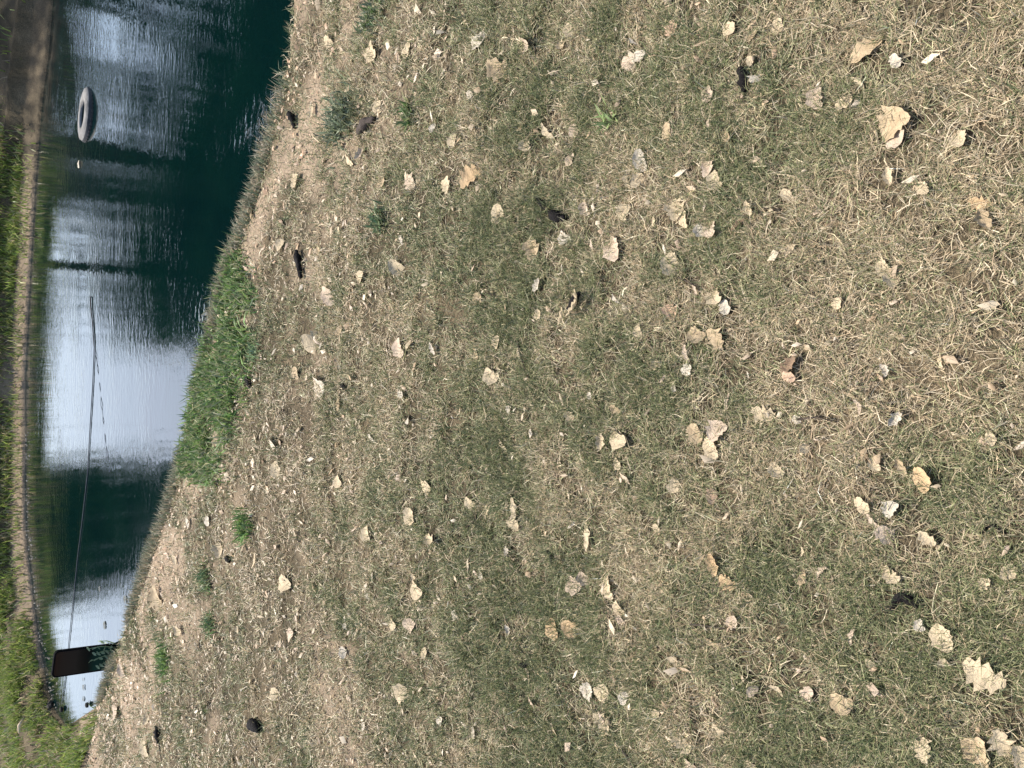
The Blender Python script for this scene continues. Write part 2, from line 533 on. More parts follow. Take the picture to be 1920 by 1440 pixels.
# tiny crumbs of dry leaf all over the turf
def crumb_dens(P):
    sd, idx = seg_dist(P)
    return (~is_far(P, idx)) & (sd > 0.01) & view_margin(P) & (rng.random(len(P)) < 0.22 + 0.5 * (fbm(P[:, 0] + 5, P[:, 1], 3.0, 3) > 0.5) * (greenness(P) < 0.6) + 0.8 * (sd < 0.55) * (fbm(P[:, 0], P[:, 1] + 8, 4.0, 3) > 0.46))
Q = scatter(34000, -5.8, 4.2, -0.1, 9.3, crumb_dens)
nq = len(Q)
RUSTY = [(0.48, 0.33, 0.21), (0.42, 0.28, 0.18), (0.55, 0.41, 0.28), (0.34, 0.22, 0.14)]
LITTER = [(0.50, 0.42, 0.30), (0.45, 0.36, 0.24), (0.44, 0.31, 0.20), (0.56, 0.49, 0.38), (0.36, 0.26, 0.16), (0.45, 0.345, 0.255)]
gz = ground_z(Q)
a_ = rng.uniform(0, 2 * np.pi, nq)
Lc = rng.gamma(2.6, 0.0037, nq).clip(0.004, 0.021) * (1 + 0.10 * np.hypot(*Q.T))
Wc = Lc * rng.uniform(0.25, 0.7, nq)
ex = np.column_stack([np.cos(a_), np.sin(a_), rng.normal(0, .25, nq)]) * Lc[:, None]
ey = np.column_stack([-np.sin(a_), np.cos(a_), rng.normal(0, .35, nq)]) * Wc[:, None]
c0 = np.column_stack([Q, gz + rng.uniform(0.008, 0.02, nq)])
j = lambda: rng.uniform(.6, 1.2, (nq, 1))
V = np.stack([c0 - ex * j(), c0 - ey * j() - ex * .2, c0 + ex * j(), c0 + ey * j() + ex * .2, c0 + np.array([0, 0, .004])], 1).reshape(-1, 3)
T = (np.array([[0, 1, 4], [1, 2, 4], [2, 3, 4], [3, 0, 4]])[None] + (np.arange(nq) * 5)[:, None, None]).reshape(-1, 3)
tag(link("leaf_litter", mesh_np("leaf_litter", V, T, M_BLADE, np.repeat(np.where((seg_dist(Q)[0] < .6)[:, None] & (rng.random((nq, 1)) < .6), pick(RUSTY, nq, .18), pick(LITTER, nq, 0.15)), 5, 0))), "tiny crumbs of dry leaf sprinkled over the lawn", "litter", kind="stuff")

# fringe of longer grey-green grass along the near lip, leaning over the water
def poly_points(poly, n, spread):
    segs = np.diff(poly, axis=0); L = np.hypot(*segs.T); cum = np.concatenate([[0], np.cumsum(L)])
    t = rng.uniform(0, cum[-1], n)
    i = np.clip(np.searchsorted(cum, t) - 1, 0, len(segs) - 1)
    p = poly[i] + segs[i] * ((t - cum[i]) / L[i])[:, None]
    ang = np.arctan2(segs[i][:, 1], segs[i][:, 0])
    nn = np.column_stack([np.sin(ang), -np.cos(ang)])
    return p + nn * spread[:, None], ang, t
nearp = np.array(near_w[1:])
nf = 14000
off = rng.uniform(-0.02, 0.10, nf)
FP, ang, tt = poly_points(nearp, nf, off * 0)
inland = np.column_stack([np.sin(ang), -np.cos(ang)])
test, _ = seg_dist(FP + inland * 0.05)
inland = np.where((test > 0)[:, None], inland, -inland)
FP = FP + inland * off[:, None]
keep = fbm(tt * 1.7, tt * 0, 1.0, 3) > rng.uniform(0.25, 0.6, nf)
FP, inland = FP[keep], inland[keep]
nf = len(FP)
phi = np.arctan2(-inland[:, 1], -inland[:, 0]) + rng.normal(0, 0.8, nf)
mixc = np.where(rng.random((nf, 1)) < 0.45, pick(STRAW, nf, 0.2), pick(GREYGREEN, nf, 0.2))
V, T, C = blades(FP, rng.uniform(0.03, 0.10, nf), rng.uniform(0.004, 0.007, nf), rng.uniform(0.1, 0.9, nf), phi, rng.uniform(0, 0.9, nf), mixc)
tag(link("shore_grass", mesh_np("shore_grass", V, T, M_BLADE, C)), "fringe of pale grass leaning over the near edge of the pond", "grass", kind="stuff")

# lush green patch on the near bank
lush_px = [(428, 458), (400, 585), (366, 735), (336, 870), (395, 885), (428, 830), (444, 745), (462, 660), (474, 600), (458, 545), (442, 490)]
LP = np.array([at(x, y)[:2] if i not in (0, 1, 2, 3) else on_plane(x, y, LIP)[:2] for i, (x, y) in enumerate(lush_px)])
def in_poly(P, poly):
    ins = np.zeros(len(P), bool); j = len(poly) - 1
    for i in range(len(poly)):
        xi, yi = poly[i]; xj, yj = poly[j]
        c = ((yi > P[:, 1]) != (yj > P[:, 1])) & (P[:, 0] < (xj - xi) * (P[:, 1] - yi) / (yj - yi + 1e-12) + xi)
        ins ^= c; j = i
    return ins
lo, hi = LP.min(0) - 0.1, LP.max(0) + 0.1
Q = np.column_stack([rng.uniform(lo[0], hi[0], 60000), rng.uniform(lo[1], hi[1], 60000)])
Q = Q[in_poly(Q + rng.normal(0, 0.09, Q.shape), LP) & (seg_dist(Q)[0] > -0.015)]
Q = Q[fbm(Q[:, 0], Q[:, 1], 5.0, 3) > rng.uniform(0.28, 0.6, len(Q))]
nq = min(len(Q), 15000); Q = Q[:nq]
lc = np.where(rng.random((nq, 1)) < 0.36, pick(GREYGREEN + OLIVE, nq, 0.25), pick(LUSH, nq, 0.25))
V, T, C = blades(Q, rng.gamma(4, .016, nq).clip(.025, .13), rng.uniform(0.005, 0.014, nq), rng.uniform(0.1, 1.1, nq), rng.uniform(0, 2 * np.pi, nq), rng.uniform(0.1, 0.9, nq), lc)
tag(link("bank_clover", mesh_np("bank_clover", V, T, M_BLADE, C)), "lush green growth on the near bank beside the bright sky reflection", "ground cover", kind="stuff")

# bright grass of the far bank and round the narrow end
def far_dens(P):
    sd, idx = seg_dist(P)
    ok = is_far(P, idx) & (sd > 0.03)
    x = P[:, 0]
    narrow = x < far_w[3][0] + 0.5
    top = sd > 0.56
    bare = np.clip((x - 2.5) / 0.9, 0, 1)
    d_ = np.where(narrow, np.where(sd < 0.25, 0.45, 0.95), np.where(top, 1.0, np.where(sd < 0.38, 0.07, 0.4)))
    d_ = d_ * (1 - 0.97 * bare) * np.clip((fbm(x, P[:, 1], 2.6, 3) - np.where(narrow, .33, .2)) * 3.6, 0.05, 1)
    return ok * d_
Q = np.concatenate([scatter(330000, -8.5, 9.0, 6.0, 16.0, far_dens), scatter(200000, -4.2, 3.4, 9.0, 12.6, far_dens)])
nq = len(Q)
c = pick(FARG, nq, 0.25)
dry = rng.random(nq) < 0.10 + 0.25 * (fbm(Q[:, 0], Q[:, 1], 1.5, 2) > 0.56)
c[dry] = pick(STRAW, int(dry.sum()), 0.2) * 0.8
V, T, C = blades(Q, rng.uniform(0.05, 0.17, nq), rng.uniform(0.008, 0.017, nq), rng.uniform(0.05, 0.8, nq), rng.uniform(0, 2 * np.pi, nq), rng.uniform(0.1, 0.8, nq), c)
tag(link("far_bank_grass", mesh_np("far_bank_grass", V, T, M_BLADE, C)), "bright yellow green grass on the far bank and the pond's narrow end", "grass", kind="stuff")

# pebbles along the far waterline
M_PEB = mat_simple("pebbles", [(0.3, (0.12, 0.10, 0.08)), (0.7, (0.34, 0.30, 0.25))], 8, 0.8)
farp = np.array(far_w[1:9])
npb = 130
pp, ang, _ = poly_points(farp, npb, np.abs(rng.normal(0.0, 0.16, npb)))
tst, _ = seg_dist(pp)
pz = np.maximum(ground_z(pp), 0.0)
oct_v = np.array([(1, 0, 0), (0, 1, 0), (-1, 0, 0), (0, -1, 0), (0, 0, .7), (0, 0, -.7)])
oct_t = np.array([(0, 1, 4), (1, 2, 4), (2, 3, 4), (3, 0, 4), (1, 0, 5), (2, 1, 5), (3, 2, 5), (0, 3, 5)])
sc = rng.uniform(0.005, 0.02, (npb, 1, 3))
V = (oct_v[None] * sc + np.column_stack([pp, pz])[:, None]).reshape(-1, 3)
T = (oct_t[None] + (np.arange(npb) * 6)[:, None, None]).reshape(-1, 3)
tag(link("shore_pebbles", mesh_np("shore_pebbles", V, T, M_PEB, smooth=False)), "pale pebbles scattered along the far waterline", "pebbles", kind="stuff")

# ------------------------------------------------------------------ trees beyond the pond (seen in the water)
def tube_pts(pts, radii, sides=7):
    vs, fs = [], []
    for k, (p, r_) in enumerate(zip(pts, radii)):
        p = Vector(p)
        t = (Vector(pts[min(k + 1, len(pts) - 1)]) - Vector(pts[max(k - 1, 0)])).normalized()
        a = t.orthogonal().normalized() if abs(t.z) > 0.9 else t.cross(Vector((0, 0, 1))).normalized()
        if abs(t.z) > 0.9: a = (Vector((1, 0, 0)) - t * t.x).normalized()
        b = t.cross(a)
        for s in range(sides):
            an = 2 * math.pi * s / sides
            vs.append(p + (a * math.cos(an) + b * math.sin(an)) * r_)
    for k in range(len(pts) - 1):
        for s in range(sides):
            s2 = (s + 1) % sides
            fs.append((k * sides + s, k * sides + s2, (k + 1) * sides + s2, (k + 1) * sides + s))
    fs.append(tuple(range(sides))[::-1]); n0 = (len(pts) - 1) * sides
    fs.append(tuple(range(n0, n0 + sides)))
    return vs, fs

def join_tubes(tubes):
    V, Fc = [], []
    for vs, fs in tubes:
        o = len(V); V += vs; Fc += [tuple(i + o for i in f_) for f_ in fs]
    return V, Fc

LEAFC = [(0.03, 0.055, 0.02), (0.04, 0.07, 0.025), (0.025, 0.045, 0.016), (0.055, 0.08, 0.028)]
def tree(x, y, h, crown_lo, crx, cry, trunk_r, label, stems=1, nclump=90, per=70, leaf=0.11, lean=0.0, group="trees beyond the pond", shift=0.0, droop=0.05):
    random.seed(int(x * 100) + 5); rng = np.random.default_rng(int(abs(x) * 100) + 3)
    z0 = float(ground_z(np.array([[x, y]]))[0])
    t = empty("tree", (x, y, z0))
    tag(t, label, "tree", group)
    tubes = []
    cz = (crown_lo + h) / 2; ch = (h - crown_lo) / 2
    tops = []
    for s in range(stems):
        sx = (s - (stems - 1) / 2) * 0.5
        top = (sx * 2.2 + lean * h * 0.7 + shift * 0.6, random.uniform(-.3, .3), crown_lo + ch * 0.9)
        pts = [(sx * 0.4, 0, -0.1), (sx * 0.7 + lean * h * .2, 0.03, crown_lo * 0.5), (sx * 1.2 + lean * h * .45, -0.05, crown_lo), top]
        tubes.append(tube_pts(pts, [trunk_r * 1.25, trunk_r, trunk_r * 0.85, trunk_r * 0.3]))
        for b in range(6):
            a = random.uniform(0, 2 * math.pi)
            st = Vector(pts[2]).lerp(Vector(top), random.uniform(0, .8))
            en = Vector((shift + math.cos(a) * crx * .75, math.sin(a) * cry * .75, cz + random.uniform(-.6, .6) * ch))
            mid = st.lerp(en, .5) + Vector((0, 0, .2))
            tubes.append(tube_pts([st, mid, en], [trunk_r * .45, trunk_r * .3, trunk_r * .1], 5))
    V, Fc = join_tubes(tubes)
    link("trunk", mesh_py("trunk", V, Fc, M_BARK), t)
    # crown: clumps of leaf-sized faces
    dirs = rng.normal(0, 1, (nclump, 3)); dirs /= np.linalg.norm(dirs, axis=1)[:, None]
    rad = rng.uniform(0.35, 1.0, nclump)[:, None] ** 0.6
    cc = dirs * rad * np.array([crx, cry, ch]) + np.array([shift, 0, cz])
    ns = int(nclump * .5)                      # low hanging outer boughs
    ra, rr = rng.uniform(0, 2 * np.pi, ns), np.sqrt(rng.uniform(0.05, 1, ns))
    cc[:ns] = np.column_stack([np.cos(ra) * rr * crx * .95 + shift, np.sin(ra) * rr * cry * .9, rng.uniform(crown_lo, crown_lo + .8 * ch, ns)])
    nt_ = int(nclump * droop)
    cc[ns:ns + nt_, 2] = rng.uniform(crown_lo - 1.3, crown_lo, nt_)
    csz = rng.uniform(0.22, 0.55, nclump) * min(1.0, crx / 1.5)
    nl = nclump * per
    ci = np.repeat(np.arange(nclump), per)
    p = cc[ci] + rng.normal(0, 1, (nl, 3)) * csz[ci][:, None] * np.array([1, 1, .6])
    a1 = rng.normal(0, 1, (nl, 3)); a1 /= np.linalg.norm(a1, axis=1)[:, None]
    a2 = np.cross(a1, rng.normal(0, 1, (nl, 3))); a2 /= np.linalg.norm(a2, axis=1)[:, None]
    L = rng.uniform(0.6, 1.2, (nl, 1)) * leaf
    V = np.stack([p - a1 * L, p + a2 * L * .45, p + a1 * L, p - a2 * L * .45], 1).reshape(-1, 3)
    o = (np.arange(nl) * 4)[:, None, None]
    T = (np.array([[0, 1, 2], [0, 2, 3]])[None] + o).reshape(-1, 3)
    C = np.repeat(np.array(LEAFC)[rng.integers(0, 4, nl)] * rng.lognormal(0, .2, (nl, 1)), 4, 0)
    link("crown", mesh_np("crown", V, T, M_FOLIAGE, C, smooth=False), t)
    return t
tree(2.95, 21.0, 12.5, 2.7, 2.45, 1.8, 0.11, "slim tree with a round crown across the pond, its thin trunk mirrored in the water", nclump=420, per=85, shift=0.55, droop=.05)
tree(5.4, 19.0, 11.5, 2.3, 2.35, 1.8, 0.21, "thick trunked leafy tree across the pond behind the grey tyre", nclump=400, per=85, droop=.06)
tree(8.7, 18.0, 12.0, 2.4, 2.5, 1.9, 0.10, "tree with several stems across the widest part of the pond", stems=4, nclump=400, per=85, droop=.04)
tree(-3.0, 17.6, 4.75, 0.3, 1.25, 1.1, 0.06, "narrow dense bushy tree mirrored near the pond's narrow end", nclump=230, per=90, leaf=0.09, droop=0)

# ------------------------------------------------------------------ tyre lying in the pond
M_TYRE_TOP = mat_simple("weathered_rubber", [(0.3, (0.07, 0.068, 0.065)), (0.5, (0.16, 0.153, 0.147)), (0.7, (0.22, 0.21, 0.2))], 9, 0.9, 0.15, bump=0.5)
M_TYRE = mat_simple("wet_rubber", [(0.3, (0.010, 0.010, 0.012)), (0.7, (0.03, 0.028, 0.03))], 18, 0.55, 0.4, bump=0.3)
def lathe(profile, n=40):
    vs, fs = [], []
    m_ = len(profile)
    for s in range(n):
        a = 2 * math.pi * s / n
        for r_, z_ in profile:
            vs.append((r_ * math.cos(a), r_ * math.sin(a), z_))
    for s in range(n):
        s2 = (s + 1) % n
        for k in range(m_ - 1):
            fs.append((s * m_ + k, s2 * m_ + k, s2 * m_ + k + 1, s * m_ + k + 1))
    return vs, fs
pa, pb = on_plane(151, 156, 0.06), on_plane(147, 268, 0.06)
mid = (pa + pb) / 2
tr = np.linalg.norm(pa - pb) / 2 * .93
ty = empty("tyre", (mid[0], mid[1], -0.022))
tag(ty, "old tyre lying half sunk in the pond, pale sidewall and black tread", "tyre")
tyre_parts = []
vs, fs = lathe([(tr * .505, .050), (tr * .52, .074), (tr * .66, .078), (tr * .80, .078), (tr * .93, .066), (tr * .97, .045)])
link("sidewall", mesh_py("sidewall", vs, fs, M_TYRE_TOP), ty)
vs, fs = lathe([(tr * .965, .050), (tr * 1.0, .03), (tr * 1.0, -.07), (tr * .93, -.11), (tr * .5, -.11), (tr * .44, -.07), (tr * .44, .052)][:-2] + [(tr * .03, -.06), (tr * .49, -.05), (tr * .50, .052)])  # profile also folds inward as a dark disc added to blacken the hole
tread = link("tread", mesh_py("tread", vs, fs, M_TYRE), ty)
tv = []
for s in range(40):
    a = 2 * math.pi * s / 40
    for zz in (-.05, .0):
        c_, s_ = math.cos(a + (zz * 1.2)), math.sin(a + zz * 1.2)
        rad_, tan_ = Vector((c_, s_, 0)), Vector((-s_, c_, 0))
        o_ = rad_ * tr * 1.0 + Vector((0, 0, zz))
        b8 = [o_ + rad_ * i_ * .008 + tan_ * j_ * .013 + Vector((0, 0, k_ * .018)) for i_ in (-1, 1) for j_ in (-1, 1) for k_ in (-1, 1)]
        n0 = len(tv) // 8 * 8
        tv += b8
tf = []
for b in range(len(tv) // 8):
    o_ = b * 8
    tf += [tuple(o_ + i for i in f_) for f_ in ((0, 1, 3, 2), (4, 6, 7, 5), (0, 4, 5, 1), (2, 3, 7, 6), (0, 2, 6, 4), (1, 5, 7, 3))]
link("tread_block", mesh_py("tread_block", tv, tf, M_TYRE, smooth=False), tread)["kind"] = "stuff"
ty.rotation_euler = (R(-3.0), R(4), R(20))
ty.scale = (1, 1, .8)

# ------------------------------------------------------------------ dark upright panel at the narrow end
M_RIM = mat_simple("black_rim", [(0.4, (0.005, 0.005, 0.006)), (0.6, (0.010, 0.010, 0.011))], 20, 0.95, 0.03)
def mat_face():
    m, nt, out = mat_new("dark_panel_face")  # reflected tones are painted into the base colour as bands up the face
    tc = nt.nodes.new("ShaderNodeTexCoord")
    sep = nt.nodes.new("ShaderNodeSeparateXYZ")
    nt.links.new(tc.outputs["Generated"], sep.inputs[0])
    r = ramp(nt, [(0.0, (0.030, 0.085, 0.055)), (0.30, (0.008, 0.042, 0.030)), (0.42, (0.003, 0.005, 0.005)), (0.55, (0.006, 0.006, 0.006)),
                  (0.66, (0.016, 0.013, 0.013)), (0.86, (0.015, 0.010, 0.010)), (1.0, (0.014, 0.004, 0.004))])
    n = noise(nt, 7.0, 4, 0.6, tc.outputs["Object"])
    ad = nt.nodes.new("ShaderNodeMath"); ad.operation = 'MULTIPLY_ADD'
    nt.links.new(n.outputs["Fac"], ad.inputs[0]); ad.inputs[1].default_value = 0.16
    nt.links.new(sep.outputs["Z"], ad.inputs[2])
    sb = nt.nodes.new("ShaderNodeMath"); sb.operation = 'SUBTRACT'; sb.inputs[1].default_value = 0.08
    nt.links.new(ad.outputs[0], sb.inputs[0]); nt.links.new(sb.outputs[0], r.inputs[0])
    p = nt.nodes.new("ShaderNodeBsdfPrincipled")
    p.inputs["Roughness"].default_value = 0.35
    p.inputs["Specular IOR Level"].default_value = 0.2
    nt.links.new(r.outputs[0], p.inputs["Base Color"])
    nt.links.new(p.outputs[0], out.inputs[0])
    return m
def rounded_slab(w, h, rad, t, bevel=0.004):
    pts = []
    for cx, cz, a0 in ((w / 2 - rad, h - rad, 0), (-w / 2 + rad, h - rad, 90), (-w / 2 + rad, rad, 180), (w / 2 - rad, rad, 270)):
        for k in range(6):
            a = R(a0 + 18 * k)
            pts.append((cx + rad * math.cos(a), cz + rad * math.sin(a)))
    n_ = len(pts)
    vs = [(x_, -t / 2, z_) for x_, z_ in pts] + [(x_, t / 2, z_) for x_, z_ in pts]
    fs = [tuple(range(n_)), tuple(range(2 * n_ - 1, n_ - 1, -1))]
    fs += [(i, i + n_, (i + 1) % n_ + n_, (i + 1) % n_) for i in range(n_)]
    return vs, fs
pbase = on_plane(213, 1230, 0.0)
d_top = ray(97, 1241)
s_top = pbase[1] / d_top[1]
ztop = (CAM + d_top * s_top)[2]
wpx = 47.0
depth = float(np.dot(pbase - CAM, np.array([0, cp, -sp])))
pw = wpx / F_PX * depth
pn = empty("panel", (pbase[0], pbase[1], 0.0))
tag(pn, "dark upright panel with rounded corners standing in the pond's narrow end", "panel")
vs, fs = rounded_slab(pw, ztop, pw * 0.16, 0.035)
link("frame", mesh_py("frame", vs, fs, M_RIM, smooth=False), pn)
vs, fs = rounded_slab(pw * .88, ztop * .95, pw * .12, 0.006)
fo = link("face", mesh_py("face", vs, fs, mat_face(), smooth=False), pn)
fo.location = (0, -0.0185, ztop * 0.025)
pn.rotation_euler = (R(2), R(6.5), 0)

# ------------------------------------------------------------------ dark lines and stick on the water
M_LINE = mat_simple("dark_line", [(0.3, (0.03, 0.036, 0.045)), (0.7, (0.06, 0.066, 0.08))], 30, 0.8, 0.2)
def px_tube(name, pxs, r0, r1, mat, label, cat, z=0.006, wave=None, group=None):
    pts = [on_plane(x, y, 0.0) for x, y in pxs]
    dense = []
    for a, b in zip(pts[:-1], pts[1:]):
        m_ = max(2, int(np.linalg.norm(b - a) / 0.05))
        for k in range(m_): dense.append(a + (b - a) * k / m_)
    dense.append(pts[-1])
    org = dense[0].copy()
    out = []
    for i, p_ in enumerate(dense):
        zz = z if wave is None else wave(i)
        out.append(tuple(p_ - org + np.array([0, 0, zz])))
    n_ = len(out)
    vs, fs = tube_pts(out, [r0 + (r1 - r0) * k / (n_ - 1) for k in range(n_)], 6)
    o = link(name, mesh_py(name, vs, fs, mat))
    o.location = org
    return tag(o, label, cat, group)
px_tube("line", [(174, 600), (178, 650), (175, 720), (170, 800), (165, 890), (156, 970), (146, 1050), (138, 1130), (130, 1205), (124, 1270), (117, 1318)],
        0.0045, 0.003, M_LINE, "long thin dark rope stretched across the bright water to the narrow end", "line")  # thin dark tube laid along the water surface
px_tube("streak", [(179, 655), (187, 720), (193, 780), (199, 835), (206, 885)], 0.0024, 0.002, M_LINE,
        "short broken looking cord branching off the long rope on the water", "streak", wave=lambda i: 0.001 + 0.005 * math.sin(i * 1.9) + 0.003 * math.sin(i * .7))  # thin tube dipping under the surface, so it looks broken
M_WOOD = mat_simple("wet_wood", [(0.3, (0.012, 0.012, 0.012)), (0.7, (0.035, 0.032, 0.03))], 15, 0.7, 0.3, bump=.6)
px_tube("stick", [(171, 556), (172, 580), (175, 605), (178, 650)], 0.006, 0.004, M_WOOD, "dark waterlogged stick where the rope begins in the pond", "stick", z=0.008)

# ------------------------------------------------------------------ leaves
LEAF_COL = {
    "cream": [(0.25, (0.34, 0.265, 0.17)), (0.5, (0.47, 0.38, 0.25)), (0.75, (0.385, 0.30, 0.195))],
    "white": [(0.3, (0.37, 0.32, 0.25)), (0.7, (0.52, 0.455, 0.36))],
    "pink": [(0.3, (0.36, 0.27, 0.195)), (0.7, (0.50, 0.40, 0.295))],
    "salmon": [(0.3, (0.38, 0.25, 0.165)), (0.7, (0.50, 0.35, 0.24))],
    "orange": [(0.3, (0.36, 0.245, 0.135)), (0.7, (0.48, 0.345, 0.20))],
    "tan": [(0.3, (0.30, 0.22, 0.13)), (0.7, (0.44, 0.34, 0.215))],
    "brown": [(0.3, (0.11, 0.075, 0.05)), (0.7, (0.24, 0.16, 0.10))],
    "sodden": [(0.3, (0.05, 0.055, 0.05)), (0.7, (0.11, 0.12, 0.11))],
    "black": [(0.35, (0.008, 0.007, 0.008)), (0.7, (0.03, 0.026, 0.026))],
}
LEAF_MAT = {k: mat_simple(k + "_leaf", v, 2.6, 0.75, 0.2, translucent=0.0 if k == "black" else 0.15, bump=.5, bscale=6) for k, v in LEAF_COL.items()}

def leaf_mesh(shape, seed):
    """unit leaf, long axis along X from -0.5 to 0.5, curled up from the ground"""
    r_ = random.Random(seed)
    N = 11
    vs, fs = [], []
    curl_x, curl_y = r_.uniform(-.25, .5), r_.uniform(.25, .9)
    twist = r_.uniform(-.5, .5)
    bend = r_.uniform(-.18, .18)
    if shape == "curled": curl_y *= 2.0; curl_x += .4
    for k in range(N):
        t = k / (N - 1)
        x_ = t - .5
        env = math.sin(math.pi * min(1, max(0, .04 + .92 * t))) ** .65
        if shape == "oval": w_ = .33 * env
        elif shape == "lobed": w_ = .40 * env * (0.72 + .34 * math.cos(k * 2.45 + seed)) + .02
        elif shape == "strip": w_ = .13 * env * (0.85 + .2 * math.cos(k * 1.7 + seed))
        elif shape == "scrap": w_ = .42 * env ** .6 * (0.75 + .35 * r_.random())
        else: w_ = .30 * env * (0.85 + .2 * math.cos(k * 1.9 + seed))
        for j, s in enumerate((-1, -.5, 0, .5, 1)):
            wj = w_ * (1 if s <= 0 else (0.85 + .3 * r_.random()))
            y_ = s * wj + bend * math.sin(math.pi * t)
            z_ = curl_y * (s * wj) ** 2 * 1.4 + curl_x * x_ * x_ * .8 + twist * x_ * s * wj * .8 + r_.uniform(-.012, .012) + (0.012 if s else 0)
            vs.append((x_ + r_.uniform(-.03, .03), y_ * r_.uniform(.82, 1.12), z_))
    for k in range(N - 1):
        for j in range(4):
            a = k * 5 + j
            fs.append((a, a + 5, a + 6, a + 1))
    return vs, fs
_leaf_cache = {}
def leaf_data(shape, v, colour):
    key = (shape, v, colour)
    if key not in _leaf_cache:
        vs, fs = leaf_mesh(shape, v * 13 + len(shape))
        _leaf_cache[key] = mesh_py("leaf_" + shape, vs, fs, LEAF_MAT[colour])
    return _leaf_cache[key]

def place_px(x, y, size, ang):
    """ground point, long-axis direction and length of something `size` px long lying at photo angle `ang` (degrees, clockwise from image right)"""
    dx, dy = math.cos(R(ang)) * size / 2, math.sin(R(ang)) * size / 2
    c = at(x, y)
    z = c[2]
    p0, p1 = on_plane(x - dx, y - dy, z), on_plane(x + dx, y + dy, z)
    v = p1 - p0
    return c, math.atan2(v[1], v[0]), float(np.hypot(v[0], v[1])), float(np.linalg.norm(c - CAM))

def leaf(x, y, size, ang, shape, colour, label=None, name="fallen_leaf", tilt=None):
    c, rz, L, dist = place_px(x, y, size, ang)
    L = .9 * min(max(L, size / F_PX * dist * .85), size / F_PX * dist * 1.4)
    o = link(name, leaf_data(shape, random.randrange(4), colour))
    o.location = (c[0], c[1], c[2] + 0.014)
    o.scale = (L, L * random.uniform(.95, 1.25), L)
    # dry leaves rest tipped on the grass
    o.rotation_euler = (random.gauss(0, .22) - (.10), random.gauss(0, .2), rz) if tilt is None else (tilt[0], tilt[1], rz)
    tag(o, label, "leaf", "fallen leaves on the lawn")
    return o

